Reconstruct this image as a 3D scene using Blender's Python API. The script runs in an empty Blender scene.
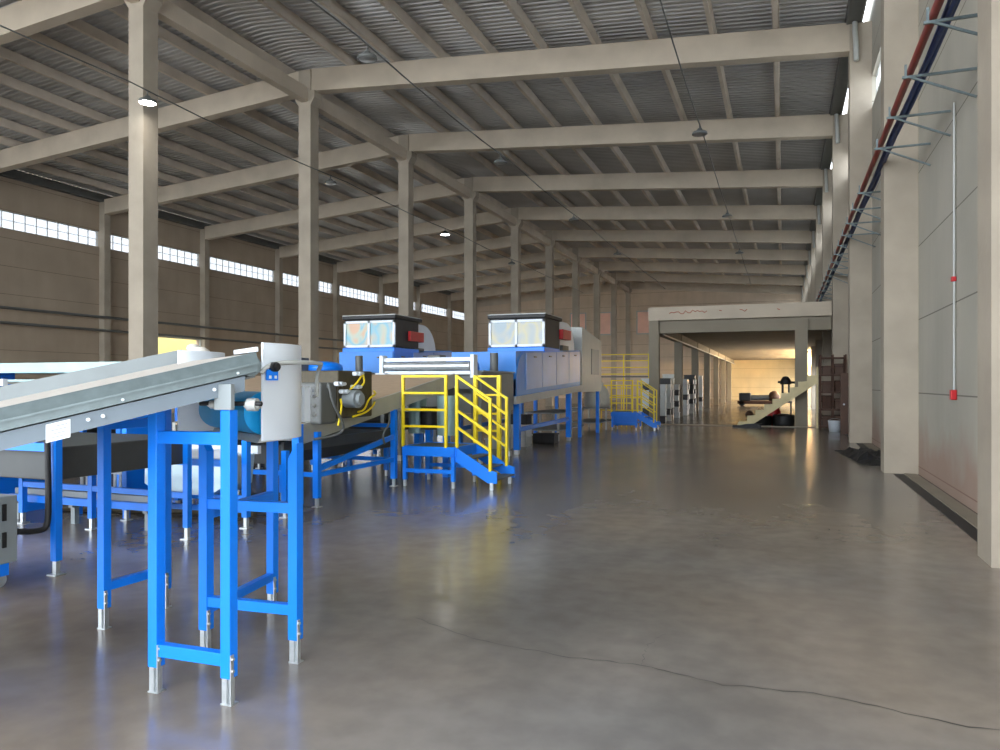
import bpy, math, random
from mathutils import Vector
random.seed(7)
C = bpy.context.scene.collection
PI = math.pi

# ------------------------------------------------------------------ materials
def lin(r, g, b):
    f = lambda v: v/12.92 if v <= .04045 else ((v+.055)/1.055)**2.4
    return (f(r/255), f(g/255), f(b/255), 1)

def mat(name, col, rough=.55, metal=0.0, var=.10, scale=6.0, bump=0.0, bscale=40.0, col2=None, spec=.5):
    m = bpy.data.materials.new(name); m.use_nodes = True
    nt = m.node_tree; N = nt.nodes; L = nt.links
    b = N['Principled BSDF']
    b.inputs['Roughness'].default_value = rough; b.inputs['Metallic'].default_value = metal
    b.inputs['Specular IOR Level'].default_value = spec
    tc = N.new('ShaderNodeTexCoord')
    nz = N.new('ShaderNodeTexNoise'); nz.inputs['Scale'].default_value = scale; nz.inputs['Detail'].default_value = 6
    L.new(tc.outputs['Object'], nz.inputs['Vector'])
    rp = N.new('ShaderNodeValToRGB')
    c2 = col2 or tuple(min(1, v*(1+var)) for v in col[:3])+(1,)
    rp.color_ramp.elements[0].position = .3; rp.color_ramp.elements[1].position = .7
    rp.color_ramp.elements[0].color = tuple(v*(1-var) for v in col[:3])+(1,)
    rp.color_ramp.elements[1].color = c2
    L.new(nz.outputs['Fac'], rp.inputs['Fac']); L.new(rp.outputs['Color'], b.inputs['Base Color'])
    if bump:
        n2 = N.new('ShaderNodeTexNoise'); n2.inputs['Scale'].default_value = bscale; n2.inputs['Detail'].default_value = 4
        L.new(tc.outputs['Object'], n2.inputs['Vector'])
        bp = N.new('ShaderNodeBump'); bp.inputs['Strength'].default_value = bump; bp.inputs['Distance'].default_value = .02
        L.new(n2.outputs['Fac'], bp.inputs['Height']); L.new(bp.outputs['Normal'], b.inputs['Normal'])
    return m

def emat(name, col, strength):
    m = bpy.data.materials.new(name); m.use_nodes = True
    b = m.node_tree.nodes['Principled BSDF']
    b.inputs['Base Color'].default_value = col
    b.inputs['Emission Color'].default_value = col; b.inputs['Emission Strength'].default_value = strength
    return m

def panel_mat(name, col, pitch, off, joint, stain=None, rough=.8, jw=.02, vpitch=None):
    """cast concrete wall panels: horizontal joints every `pitch` metres, optional soil splashed on the lowest part"""
    m = mat(name, col, rough, 0, .10, .5, .15, 8)
    nt = m.node_tree; N = nt.nodes; L = nt.links; b = N['Principled BSDF']
    src = b.inputs['Base Color'].links[0].from_socket
    tc = N.new('ShaderNodeTexCoord'); sp = N.new('ShaderNodeSeparateXYZ'); L.new(tc.outputs['Object'], sp.inputs[0])
    def math_(op, a, bb=None):
        n = N.new('ShaderNodeMath'); n.operation = op
        for i, v in enumerate((a, bb)):
            if v is None: continue
            if isinstance(v, (int, float)): n.inputs[i].default_value = v
            else: L.new(v, n.inputs[i])
        return n.outputs[0]
    def mix(fac, a, col_):
        mx = N.new('ShaderNodeMix'); mx.data_type = 'RGBA'
        L.new(fac, mx.inputs[0]); L.new(a, mx.inputs[6]); mx.inputs[7].default_value = col_
        return mx.outputs[2]
    fr = math_('FRACT', math_('DIVIDE', math_('SUBTRACT', sp.outputs['Z'], off), pitch))
    out = mix(math_('LESS_THAN', fr, jw/pitch), src, joint)
    # streaky weathering of the cast face
    mp = N.new('ShaderNodeMapping'); mp.inputs['Scale'].default_value = (1, .9, .12); L.new(tc.outputs['Object'], mp.inputs['Vector'])
    n3 = N.new('ShaderNodeTexNoise'); n3.inputs['Scale'].default_value = 1.6; n3.inputs['Detail'].default_value = 5; L.new(mp.outputs[0], n3.inputs['Vector'])
    out = mix(math_('MULTIPLY', math_('SUBTRACT', n3.outputs['Fac'], .45), .8), out, tuple(v*.62 for v in col[:3])+(1,))
    if stain:
        n4 = N.new('ShaderNodeTexNoise'); n4.inputs['Scale'].default_value = 1.1; n4.inputs['Detail'].default_value = 6; L.new(tc.outputs['Object'], n4.inputs['Vector'])
        hgt = math_('SUBTRACT', math_('ADD', .25, math_('MULTIPLY', n4.outputs['Fac'], 1.5)), sp.outputs['Z'])
        f = math_('MINIMUM', math_('MAXIMUM', math_('MULTIPLY', hgt, .8), 0), .55)
        out = mix(f, out, stain)
    L.new(out, b.inputs['Base Color'])
    return m

M = {}
M['concrete'] = mat('precast_concrete', lin(163,152,136), .8, 0, .12, 1.2, .2, 14)
M['beam'] = mat('beam_concrete', lin(190,177,158), .8, 0, .12, .8, .2, 12)
M['purlin'] = mat('purlin_concrete', lin(208,197,182), .8, 0, .12, 1.0)
M['mezz'] = mat('mezzanine_concrete', lin(140,131,115), .8, 0, .10, 1.0)
M['wall_l'] = panel_mat('left_wall_panels', lin(166,150,131), 1.32, .55, lin(104,90,78), None)
M['wall_r'] = panel_mat('right_wall_panels', lin(168,163,150), 1.3, .13, lin(104,100,90), lin(152,108,90))
M['wall_b'] = panel_mat('back_wall_panels', lin(204,184,160), 1.4, .3, lin(100,88,76), None)
M['cream'] = panel_mat('cream_wall_panels', lin(226,204,158), .95, .3, lin(176,152,110), None)
M['blue'] = mat('bright_blue_paint', lin(0,124,240), .36, 0, .05, 3)
M['mblue'] = mat('machine_blue_paint', lin(48,128,212), .4, 0, .06, 2)
M['lilac'] = mat('pale_blue_film', lin(122,154,210), .35, 0, .10, 1.5)
M['teal'] = mat('turquoise_drum_paint', lin(0,158,222), .4, 0, .06, 3)
M['yellow'] = mat('yellow_paint', lin(240,212,20), .4, 0, .05, 5)
M['galv'] = mat('galvanised_steel', lin(108,120,122), .42, .4, .12, 18)
M['steel'] = mat('zinc_plate', lin(190,194,196), .35, .7, .10, 20)
M['grey'] = mat('grey_paint', lin(140,147,149), .45, .1, .06, 4)
M['dgrey'] = mat('dark_grey_paint', lin(96,98,96), .5, .1, .08, 4)
M['white'] = mat('white_plastic', lin(216,223,230), .35, 0, .03, 4)
M['offw'] = mat('off_white_metal', lin(176,178,174), .45, .1, .05, 4)
M['tealw'] = mat('pale_teal_metal', lin(150,180,180), .4, .2, .10, 3)
M['black'] = mat('black_rubber', lin(26,26,28), .55, 0, .2, 8)
M['olive'] = mat('oily_brown_metal', lin(70,62,44), .55, .2, .25, 12)
M['belt'] = mat('beige_belt', lin(188,181,173), .7, 0, .10, 30, .3, 60)
M['tan'] = mat('tan_belt', lin(180,156,130), .7, 0, .06, 8)
M['red'] = mat('red_paint', lin(180,24,30), .4, 0, .08, 5)
M['pipered'] = mat('red_oxide_pipe', lin(128,44,34), .45, 0, .12, 5)
M['cableblue'] = mat('blue_cable_sheath', lin(46,66,118), .5, 0, .2, 12)
M['rust'] = mat('rusty_brown_steel', lin(74,46,32), .7, .2, .3, 9)
M['brown'] = mat('brown_board', lin(78,52,36), .6, 0, .2, 3)
M['stair'] = mat('cream_stair_timber', lin(222,206,160), .6, 0, .08, 4)
M['sack'] = mat('white_woven_sack', lin(226,222,212), .8, 0, .06, 6, .4, 14)
M['crate'] = mat('white_crate_plastic', lin(210,214,214), .5, 0, .06, 6)
M['crated'] = mat('black_crate_plastic', lin(40,40,42), .5, 0, .1, 6)
M['bin'] = mat('scuffed_bin_sheet', lin(176,196,206), .3, .5, .16, 3)
M['sticker'] = mat('paper_label', lin(230,234,236), .6, 0, .02, 4)
M['ink'] = mat('grey_print', lin(150,156,160), .6, 0, .02, 4)
M['paint'] = mat('red_marker', lin(168,74,60), .7, 0, .1, 4)
M['pinkwin'] = mat('dusty_pink_screen', lin(246,200,180), .6, 0, .08, .8)
M['lens'] = emat('lit_lens', (1, .98, .93, 1), 14)
M['lens_off'] = mat('unlit_lens', lin(150,150,148), .3, 0, .03, 4)
M['tube'] = emat('warm_fill_glow', (1, .70, .36, 1), 230)  # glow of the added tubes below the mezzanine

# roof sheet: bare ribbed steel
M['sheet'] = mat('ribbed_roof_steel', lin(184,184,184), .34, .5, .12, .6)
M['feedside'] = mat('light_grey_sheet', lin(172,173,166), .42, .15, .06, 4)
M['boxgrey'] = mat('infeed_grey', lin(132,134,131), .5, .1, .06, 4)
M['plate'] = mat('conveyor_side_paint', lin(108,120,130), .45, .1, .06, 4)
M['under'] = mat('black_tray', lin(58,60,60), .5, 0, .1, 5)

def floor_mat():
    """power-floated concrete: cloudy patches, trowel swirls, fine grain, uneven polish"""
    m = bpy.data.materials.new('polished_concrete'); m.use_nodes = True
    nt = m.node_tree; N = nt.nodes; L = nt.links; b = N['Principled BSDF']
    tc = N.new('ShaderNodeTexCoord')
    def noise(sc, det, sx=1, sy=1):
        mp = N.new('ShaderNodeMapping'); mp.inputs['Scale'].default_value = (sx, sy, 1); L.new(tc.outputs['Object'], mp.inputs['Vector'])
        n = N.new('ShaderNodeTexNoise'); n.inputs['Scale'].default_value = sc; n.inputs['Detail'].default_value = det
        L.new(mp.outputs[0], n.inputs['Vector']); return n.outputs['Fac']
    def ramp(f, p0, c0, p1, c1):
        r = N.new('ShaderNodeValToRGB'); r.color_ramp.interpolation = 'EASE'
        r.color_ramp.elements[0].position = p0; r.color_ramp.elements[0].color = c0
        r.color_ramp.elements[1].position = p1; r.color_ramp.elements[1].color = c1
        L.new(f, r.inputs['Fac']); return r.outputs['Color']
    def mul(a, c):
        x = N.new('ShaderNodeMix'); x.data_type = 'RGBA'; x.blend_type = 'MULTIPLY'; x.inputs[0].default_value = 1
        L.new(a, x.inputs[6]); L.new(c, x.inputs[7]); return x.outputs[2]
    base = ramp(noise(.16, 3), .3, lin(136,134,132), .7, lin(158,142,124))
    c = mul(base, ramp(noise(.7, 7, 1, .4), .28, (.62,.62,.63,1), .72, (1,1,1,1)))
    c = mul(c, ramp(noise(5, 5), .2, (.8,.8,.8,1), .8, (1,1,1,1)))
    L.new(c, b.inputs['Base Color'])
    mr = N.new('ShaderNodeMapRange'); mr.inputs[1].default_value = .1; mr.inputs[2].default_value = .9
    mr.inputs[3].default_value = .13; mr.inputs[4].default_value = .255
    L.new(noise(.9, 4, 1, .5), mr.inputs[0]); L.new(mr.outputs[0], b.inputs['Roughness'])
    b.inputs['Specular IOR Level'].default_value = .45
    return m
M['floor'] = floor_mat()

def glass_mat(name, clear):
    m = bpy.data.materials.new(name); m.use_nodes = True
    nt = m.node_tree; N = nt.nodes; L = nt.links; N.remove(N['Principled BSDF'])
    o = N['Material Output']
    t = N.new('ShaderNodeBsdfTransparent'); t.inputs[0].default_value = (clear,clear*1.01,clear*1.03,1)
    g = N.new('ShaderNodeBsdfGlossy'); g.inputs['Roughness'].default_value = .1
    d = N.new('ShaderNodeBsdfTranslucent'); d.inputs[0].default_value = (clear,clear,clear,1)
    m1 = N.new('ShaderNodeMixShader'); m1.inputs[0].default_value = .06
    m2 = N.new('ShaderNodeMixShader'); m2.inputs[0].default_value = .15
    L.new(t.outputs[0], m1.inputs[1]); L.new(g.outputs[0], m1.inputs[2])
    L.new(m1.outputs[0], m2.inputs[1]); L.new(d.outputs[0], m2.inputs[2]); L.new(m2.outputs[0], o.inputs[0])
    return m
M['glass_l'] = glass_mat('dusty_window_glass', .42); M['glass_r'] = glass_mat('clearer_window_glass', .95)

def reflection_mat(name, stops):
    """plastic viewing sheet, its iridescent reflections painted on as pastel swirls"""
    m = bpy.data.materials.new(name); m.use_nodes = True
    nt = m.node_tree; N = nt.nodes; L = nt.links; b = N['Principled BSDF']
    tc = N.new('ShaderNodeTexCoord')
    w = N.new('ShaderNodeTexNoise'); w.inputs['Scale'].default_value = 1.3; w.inputs['Detail'].default_value = 1; w.inputs['Distortion'].default_value = 1.6
    L.new(tc.outputs['Object'], w.inputs['Vector'])
    r = N.new('ShaderNodeValToRGB'); r.color_ramp.elements[0].color = stops[0]; r.color_ramp.elements[0].position = .3
    r.color_ramp.elements[1].color = stops[-1]; r.color_ramp.elements[1].position = .7
    for i, s in enumerate(stops[1:-1]):
        e = r.color_ramp.elements.new(.3+.4*(i+1)/(len(stops)-1)); e.color = s
    L.new(w.outputs['Fac'], r.inputs['Fac']); L.new(r.outputs['Color'], b.inputs['Base Color'])
    b.inputs['Roughness'].default_value = .25
    return m
M['reflection_a'] = reflection_mat('bright_reflection_swirl', [lin(196,160,130), lin(170,178,160), lin(112,170,190), lin(176,172,156), lin(200,166,140)])  # screen reflections put into the base colour
M['reflection_b'] = reflection_mat('grey_reflection_swirl', [lin(148,164,170), lin(164,168,162), lin(186,178,142), lin(160,166,166), lin(150,162,170)])

# ------------------------------------------------------------------ mesh builder
class MB:
    def __init__(s): s.v = []; s.f = []; s.sm = []
    def add(s, vs, fs, smooth=False):
        o = len(s.v); s.v += [tuple(p) for p in vs]
        for f in fs: s.f.append(tuple(i+o for i in f)); s.sm.append(smooth)
        return s
    def box(s, x0, x1, y0, y1, z0, z1):
        return s.add([(x0,y0,z0),(x1,y0,z0),(x1,y1,z0),(x0,y1,z0),(x0,y0,z1),(x1,y0,z1),(x1,y1,z1),(x0,y1,z1)],
                     [(3,2,1,0),(4,5,6,7),(0,1,5,4),(1,2,6,5),(2,3,7,6),(3,0,4,7)])
    def bar(s, p, q, w, h=None, up=(0,0,1)):
        """square bar from p to q: w across, h along `up`"""
        h = h or w; p = Vector(p); q = Vector(q); d = (q-p).normalized(); u = Vector(up)
        if abs(d.dot(u)) > .95: u = Vector((0,1,0))
        a = d.cross(u).normalized(); u = a.cross(d).normalized()
        r = []
        for c in (p, q):
            for i, j in ((-1,-1),(1,-1),(1,1),(-1,1)): r.append(c+a*(w/2*i)+u*(h/2*j))
        return s.add(r, [(0,1,2,3),(7,6,5,4),(0,4,5,1),(1,5,6,2),(2,6,7,3),(3,7,4,0)])
    def cyl(s, p, q, r0, r1=None, n=14, caps=True):
        r1 = r0 if r1 is None else r1; p = Vector(p); q = Vector(q); d = (q-p).normalized()
        a = d.orthogonal().normalized(); b = d.cross(a)
        vs = []
        for c, r in ((p, r0), (q, r1)):
            for i in range(n): t = 2*PI*i/n; vs.append(c+a*(r*math.cos(t))+b*(r*math.sin(t)))
        s.add(vs, [(i,(i+1)%n,n+(i+1)%n,n+i) for i in range(n)], True)
        if caps: s.add(vs, [tuple(range(n-1,-1,-1)), tuple(range(n,2*n))])
        return s
    def tube(s, pts, r, n=8, smooth_path=0):
        P = [Vector(p) for p in pts]
        for _ in range(smooth_path):
            Q = [P[0]]
            for a, b in zip(P, P[1:]): Q += [a.lerp(b,.25), a.lerp(b,.75)]
            P = Q+[P[-1]]
        vs = []; k = len(P); prev = None
        for i, c in enumerate(P):
            d = (P[min(i+1,k-1)]-P[max(i-1,0)]).normalized()
            a = d.orthogonal().normalized() if prev is None else (prev-d*prev.dot(d)).normalized()
            prev = a; b = d.cross(a)
            for j in range(n): t = 2*PI*j/n; vs.append(c+a*(r*math.cos(t))+b*(r*math.sin(t)))
        fs = [(i*n+j, i*n+(j+1)%n, (i+1)*n+(j+1)%n, (i+1)*n+j) for i in range(k-1) for j in range(n)]
        s.add(vs, fs, True)
        return s.add(vs, [tuple(range(n-1,-1,-1)), tuple(range((k-1)*n, k*n))])
    def prism(s, prof, vec, smooth=False):
        """closed polygon `prof` (3-D points) swept along vec"""
        n = len(prof); P = [Vector(p) for p in prof]; v = Vector(vec)
        vs = P+[p+v for p in P]
        s.add(vs, [(i,(i+1)%n,n+(i+1)%n,n+i) for i in range(n)], smooth)
        return s.add(vs, [tuple(range(n-1,-1,-1)), tuple(range(n,2*n))])
    def lathe(s, c, prof, n=16):
        vs = []; c = Vector(c); k = len(prof)
        for r, z in prof:
            for i in range(n): t = 2*PI*i/n; vs.append(c+Vector((r*math.cos(t), r*math.sin(t), z)))
        return s.add(vs, [(j*n+i, j*n+(i+1)%n, (j+1)*n+(i+1)%n, (j+1)*n+i) for j in range(k-1) for i in range(n)], True)
    def build(s, name, m, parent=None, bevel=0):
        off = Vector((0,0,0)); p = parent
        while p is not None: off += p.location; p = p.parent
        me = bpy.data.meshes.new(name)
        me.from_pydata([tuple(Vector(v)-off) for v in s.v], [], s.f); me.update()
        import bmesh
        bm = bmesh.new(); bm.from_mesh(me); bmesh.ops.recalc_face_normals(bm, faces=bm.faces); bm.to_mesh(me); bm.free()
        me.polygons.foreach_set('use_smooth', s.sm)
        me.materials.append(M[m] if isinstance(m, str) else m)
        o = bpy.data.objects.new(name, me); C.objects.link(o)
        if parent is not None: o.parent = parent
        if bevel:
            b = o.modifiers.new('edge', 'BEVEL'); b.width = bevel; b.segments = 2; b.limit_method = 'ANGLE'
        return o

def tag(o, label=None, cat=None, group=None, kind=None):
    if label: o['label'] = label
    if cat: o['category'] = cat
    if group: o['group'] = group
    if kind: o['kind'] = kind
    return o
def thing(name, label, cat, loc, group=None):
    o = bpy.data.objects.new(name, None); C.objects.link(o); o.location = loc; o.empty_display_size = .2
    return tag(o, label, cat, group)
def kids(o): return [c for c in bpy.data.objects if c.parent == o]
def copy_tree(o, parent=None):
    c = o.copy(); C.objects.link(c)
    if parent is not None: c.parent = parent
    for k in kids(o): copy_tree(k, c)
    return c
def struct(mb, name, m, label=None, cat=None, group=None, parent=None):
    o = mb.build(name, m, parent)
    return tag(o, label, cat, group, 'structure')
ORD = ['first','second','third','fourth','fifth','sixth','seventh','eighth','ninth','tenth','eleventh','twelfth','thirteenth','fourteenth']

# ------------------------------------------------------------------ the hall
R0, R1, RH = 50.0, 79.0, 2.6            # doorway in the right wall below the mezzanine
Q0, Q1, QH = -5.5, 0.5, 3.6             # unseen opening beside the camera, added to light faces turned right
XL, XR, XC = -34.2, 2.25, -15.9         # left wall, right wall, ridge row
Y0, Y1 = -7.0, 82.0
BAY = [15.3+7.42*k for k in range(-2, 10)]   # portal frames
def under(x):                           # top of the roof beams
    return 12.8-(12.8-11.45)*abs(x-XC)/(17.9)
SH = .34                                # purlin height

fl = struct(MB().box(XL-.2, XR+.25, Y0-30, Y1+.3, -.3, 0), 'floor', 'floor', 'polished grey concrete floor of the hall', 'floor')
def crack(pts, w):
    random.seed(len(pts)*7); P = []
    for (xa, ya), (xb, yb) in zip(pts, pts[1:]):
        for i in range(10): P.append((xa+(xb-xa)*i/10+random.uniform(-.012,.012), ya+(yb-ya)*i/10+random.uniform(-.012,.012)))
    vs = []
    for x, y in P:
        q = w*random.uniform(.3,1.2); vs += [(x,y-q,.0015),(x,y+q,.0015)]
    o = MB().add(vs, [(2*i,2*i+2,2*i+3,2*i+1) for i in range(len(P)-1)]).build('floor_crack', 'crack', fl)
    o['kind'] = 'structure'
M['crack'] = mat('crack_shadow_dirt', lin(66,62,58), .8, 0, .15, 20)
crack([(-2.35,4.6),(-1.85,4.35),(-1.2,4.25),(-.75,4.28),(-.3,4.15),(.2,4.2),(.8,4.05),(1.5,4.1),(2.1,3.95)], .006)
crack([(-.75,4.28),(-.78,4.6),(-.7,4.9)], .004)

# ribbed roof sheets
def roof(xa, xb, name, label):
    mb = MB(); vs = []; fs = []
    prof = [(0,0),(.11,0),(.135,.04),(.215,.04),(.24,0)]
    y = Y0; pts = []
    while y < Y1:
        for d, z in prof[:-1]: pts.append((y+d, z))
        y += .24
    za, zb = under(xa)+SH, under(xb)+SH
    for y, z in pts: vs += [(xa,y,za+z),(xb,y,zb+z)]
    fs = [(2*i,2*i+1,2*i+3,2*i+2) for i in range(len(pts)-1)]
    n = len(vs)
    mb.add(vs, fs)
    mb.add([(xa,Y0,za+.09),(xb,Y0,zb+.09),(xb,Y1,zb+.09),(xa,Y1,za+.09)], [(0,1,2,3)])
    struct(mb, name, 'sheet', label, 'roof')
roof(XL+.1, XC, 'roof_left', 'ribbed steel roof sheet sloping down to the left wall')
roof(XC, XR-.15, 'roof_right', 'ribbed steel roof sheet sloping down to the right wall')

# purlins, one precast line each
def purlin(x, label):
    z = under(x); mb = MB()
    mb.prism([(x-.06,Y0,z+.02),(x+.06,Y0,z+.02),(x+.1,Y0,z+SH-.005),(x-.1,Y0,z+SH-.005)], (0,Y1-Y0,0))
    struct(mb, 'purlin_beam', 'purlin', label, 'purlin')
n = 0
for i in range(10):
    x = 1.55-1.745*i
    if i: purlin(x, f'slim concrete purlin under the roof, {ORD[i-1]} from the right wall'); 
for i in range(10):
    x = XC-.9-1.745*i
    purlin(x, f'slim concrete purlin under the roof, {ORD[i]} beyond the central columns')

# columns, beams
for k, y in enumerate(BAY):
    w = .25
    nm = ORD[k-2] if k >= 2 else None
    # central column with corbelled head
    if k >= 1:
        mb = MB().box(XC-w, XC+w, y-w, y+w, 0, 11.5)
        col = struct(mb, 'central_column', 'concrete', f'{ORD[k-1]} concrete column of the central row under the ridge', 'column', 'central column row')
        hd = MB().prism([(XC-w,y-w,11.5),(XC+w,y-w,11.5),(XC+w+.16,y-w,11.75),(XC+w+.16,y-w,12.0),(XC-w-.16,y-w,12.0),(XC-w-.16,y-w,11.75)], (0,2*w,0))
        hd.box(XC-w, XC+w, y-w, y+w, 12.0, 12.75)
        hd.build('capital', 'concrete', col)
    # side columns
    struct(MB().box(XL+.003, XL+.38, y-.2, y+.2, 0, 11.4), 'wall_column', 'concrete', f'{ORD[k]} concrete column along the left wall', 'column', 'left wall columns')
    if not Q0 < y < Q1: c = struct(MB().box(1.7, XR-.003, y-.25, y+.25, 0, 11.4), 'wall_column', 'concrete', f'{ORD[k]} concrete column along the right wall', 'column', 'right wall columns')
    if k >= 1:
        dp = MB().tube([(1.82,y-.33,11.40),(1.82,y-.34,11.2),(1.84,y-.34,10.9),(1.86,y-.34,10.35)], .07, 10).build('gutter_downpipe', 'offw')
        tag(dp, f'short white downpipe beside the {ORD[k]} right wall column', 'pipe', 'gutter downpipes')
    for side, (xa, xb) in enumerate(((XL+.2, XC-.2), (XC+.2, 1.72))):
        za, zb = under(xa), under(xb); d = .78
        mb = MB().prism([(xa,y-.19,za-d),(xb,y-.19,zb-d),(xb,y-.19,zb),(xa,y-.19,za)], (0,.38,0))
        if k >= 1:
            struct(mb, 'roof_beam', 'beam', f'{ORD[k-1]} deep concrete roof beam on the {("left","right")[side]} of the central columns', 'beam', 'sloping roof beams')
# ridge tie along the column heads, eave beams
for k in range(1, len(BAY)-1):
    struct(MB().box(XC-.15, XC+.15, BAY[k]+.25, BAY[k+1]-.25, 11.62, 12.1), 'ridge_beam', 'beam',
           f'{ORD[k-1]} lengthwise tie beam between the central column heads', 'beam', 'central tie beams')
struct(MB().box(1.62, 1.98, Y0, Y1, 11.42, 11.8), 'eave_beam', 'dgrey', 'dark gutter beam along the right eave', 'beam')
struct(MB().box(XL+.05, XL+.35, Y0, Y1, 11.3, 11.7), 'eave_beam', 'dgrey', 'dark gutter beam along the left eave', 'beam')

# walls
WZ0, WZ1 = 8.92, 9.76
lw = MB()
D0, D1, DH = 33.6, 37.3, 4.35
lw.box(XL-.25, XL, Y0, D0, 0, WZ0); lw.box(XL-.25, XL, D1, 44, 0, WZ0); lw.box(XL-.25, XL, 44, 76, 2.9, WZ0); lw.box(XL-.25, XL, 76, Y1, 0, WZ0); lw.box(XL-.25, XL, D0, D1, DH, WZ0)  # low far stretch left open, an added unseen gap for daylight
lw.box(XL-.25, XL, Y0, Y1, WZ1, 12.2)
struct(lw, 'wall_left', 'wall_l', 'brown grey panelled wall on the far side of the hall', 'wall')
rw = MB()
rw.box(XR, XR+.25, Y0, Q0, 0, WZ0+.15); rw.box(XR, XR+.25, Q0, Q1, QH, WZ0+.15); rw.box(XR, XR+.25, Q1, R0, 0, WZ0+.15); rw.box(XR, XR+.25, R1, Y1, 0, WZ0+.15); rw.box(XR, XR+.25, R0, R1, RH, WZ0+.15)
rw.box(XR, XR+.25, Y0, Y1, WZ1+.15, 12.2)
struct(rw, 'wall_right', 'wall_r', 'pale grey concrete panel wall with reddish dirt at its foot', 'wall')
bw = MB(); G_ = []
bw.prism([(XL,Y1,0),(XR,Y1,0),(XR,Y1,11.9),(XC,Y1,13.3),(XL,Y1,11.9)], (0,.3,0))
struct(bw, 'wall_back', 'wall_b', 'panelled end wall closing the hall', 'wall')

# doorway in the left wall: steel frame and a yellow rendered wall of the yard behind it
dm = MB(); dm.box(XL-.05, XL+.08, D0-.12, D0, 0, DH+.12); dm.box(XL-.05, XL+.08, D1, D1+.12, 0, DH+.12); dm.box(XL-.05, XL+.08, D0, D1, DH, DH+.12)
struct(dm, 'door_1', 'offw', 'white framed tall gateway in the left wall', 'doorway')
struct(MB().box(-41.2, -41, 20, 50, 0, 6), 'exterior_wall', mat('yellow_render', lin(214,200,128), .8, 0, .05, 1), 'yellow wall outside seen through the gateway', 'wall')
struct(MB().box(-41, XL-.25, 20, 82, -.3, 0), 'exterior_ground', mat('yard_paving', lin(170,165,155), .9, 0, .1, 2), 'yard paving outside the left gateway', 'ground')
struct(MB().box(XR+.25, 30, -20, 90, -.35, -.05), 'exterior_ground', M['beam'] and mat('pale_yard', lin(200,196,188), .9, 0, .08, 2), 'pale yard outside the right doorway', 'ground')

# strip windows between the columns
wn = 0
for side in (0, 1):
    x = XL-.12 if side == 0 else XR+.12
    dz = 0 if side == 0 else .15
    for k in range(len(BAY)-1):
        ya, yb = BAY[k]+.2, BAY[k+1]-.2; wn += 1
        fr = MB(); t = .03
        fr.box(x-.03, x+.03, ya, yb, WZ0+dz, WZ0+dz+t); fr.box(x-.03, x+.03, ya, yb, WZ1+dz-t, WZ1+dz)
        fr.box(x-.02, x+.02, ya, yb, (WZ0+WZ1)/2+dz-.009, (WZ0+WZ1)/2+dz+.009)
        m_ = 12
        for j in range(m_+1):
            yy = ya+(yb-ya)*j/m_; fr.box(x-.025, x+.025, yy-.011, yy+.011, WZ0+dz, WZ1+dz)
        f = struct(fr, f'window_{wn}', 'offw', f'{ORD[k]} high strip window along the {("left","right")[side]} wall', 'window', ('left','right')[side]+' wall strip windows')
        tag(MB().box(x-.004, x+.004, ya, yb, WZ0+dz, WZ1+dz).build('pane', ('glass_l','glass_r')[side], f), kind='structure')
# piers closing the strip at each frame
for side in (0, 1):
    x0, x1 = (XL-.25, XL) if side == 0 else (XR, XR+.25)
    for k, y in enumerate(BAY):
        struct(MB().box(x0, x1, y-.2, y+.2, WZ0, WZ1+.15), 'wall_pier', 'wall_l' if side == 0 else 'wall_r')
    struct(MB().box(x0, x1, Y0, BAY[0]-.2, WZ0, WZ1+.15), 'wall_infill', 'wall_l' if side == 0 else 'wall_r')
    struct(MB().box(x0, x1, BAY[-1]+.2, Y1, WZ0, WZ1+.15), 'wall_infill', 'wall_l' if side == 0 else 'wall_r')

# end wall windows
for k, (xa, xb) in enumerate(((-22.5,-20.6),(-19.6,-17.7),(-15.0,-13.1),(-12.1,-10.2),(-9.0,-7.1))):
    wn += 1; z0, z1 = 7.0, 9.6
    fr = MB()
    fr.box(xa, xa+.14, Y1-.1, Y1, z0, z1); fr.box(xb-.14, xb, Y1-.1, Y1, z0, z1); fr.box(xa, xb, Y1-.1, Y1, z0, z0+.14); fr.box(xa, xb, Y1-.1, Y1, z1-.14, z1)
    f = struct(fr, f'window_{wn}', 'offw', f'{ORD[k]} white framed window high in the end wall', 'window', 'end wall windows')
    tag(MB().box(xa+.1, xb-.1, Y1-.05, Y1-.02, z0+.1, z1-.1).build('pane', 'pinkwin', f), kind='structure')

# conduits on the left wall
for z, lab in ((5.15,'upper dark conduit running along the left wall'), (4.45,'lower dark conduit running along the left wall')):
    tag(MB().tube([(XL+.42,Y0,z),(XL+.42,Y1-.5,z)], .07, 8).build('wall_conduit', 'dgrey'), lab, 'pipe')

# ------------------------------------------------------------------ right wall services
rp = thing('pipe_rack', 'steel bracket rack carrying pipes along the right wall', 'bracket rack', (2.2,0,5.5))
ry = [3.0+1.55*i for i in range(30)]
for i, y in enumerate(ry):
    if min(abs(y-c) for c in BAY) < .4: continue
    b = MB(); b.bar((1.42,y,5.5),(2.24,y,5.5),.03,.03); b.bar((1.5,y,5.5),(2.24,y,5.15),.025,.025)
    b.bar((1.46,y,5.5),(1.46,y,5.66),.025,.025)
    b.build('bracket', 'galv', rp)
tag(MB().tube([(1.52,-3,5.58),(1.52,49.5,5.58)], .045, 12).build('sprinkler_pipe', 'pipered'), 'dark red pipe running along the right wall on brackets', 'pipe')
cb = MB()
for dx, dz, r in ((0,0,.03),(.05,.01,.026),(.025,.045,.024),(-.02,.03,.02)):
    pts = [(1.66+dx+.012*math.sin(i*1.7+dx*90), -3+1.5*i, 5.575+dz+.012*math.cos(i*2.1+dz*70)) for i in range(36)]
    cb.tube(pts, r, 8)
tag(cb.build('cable_bundle', 'cableblue'), 'blue cable bundle lying beside the red pipe', 'cable')
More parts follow.
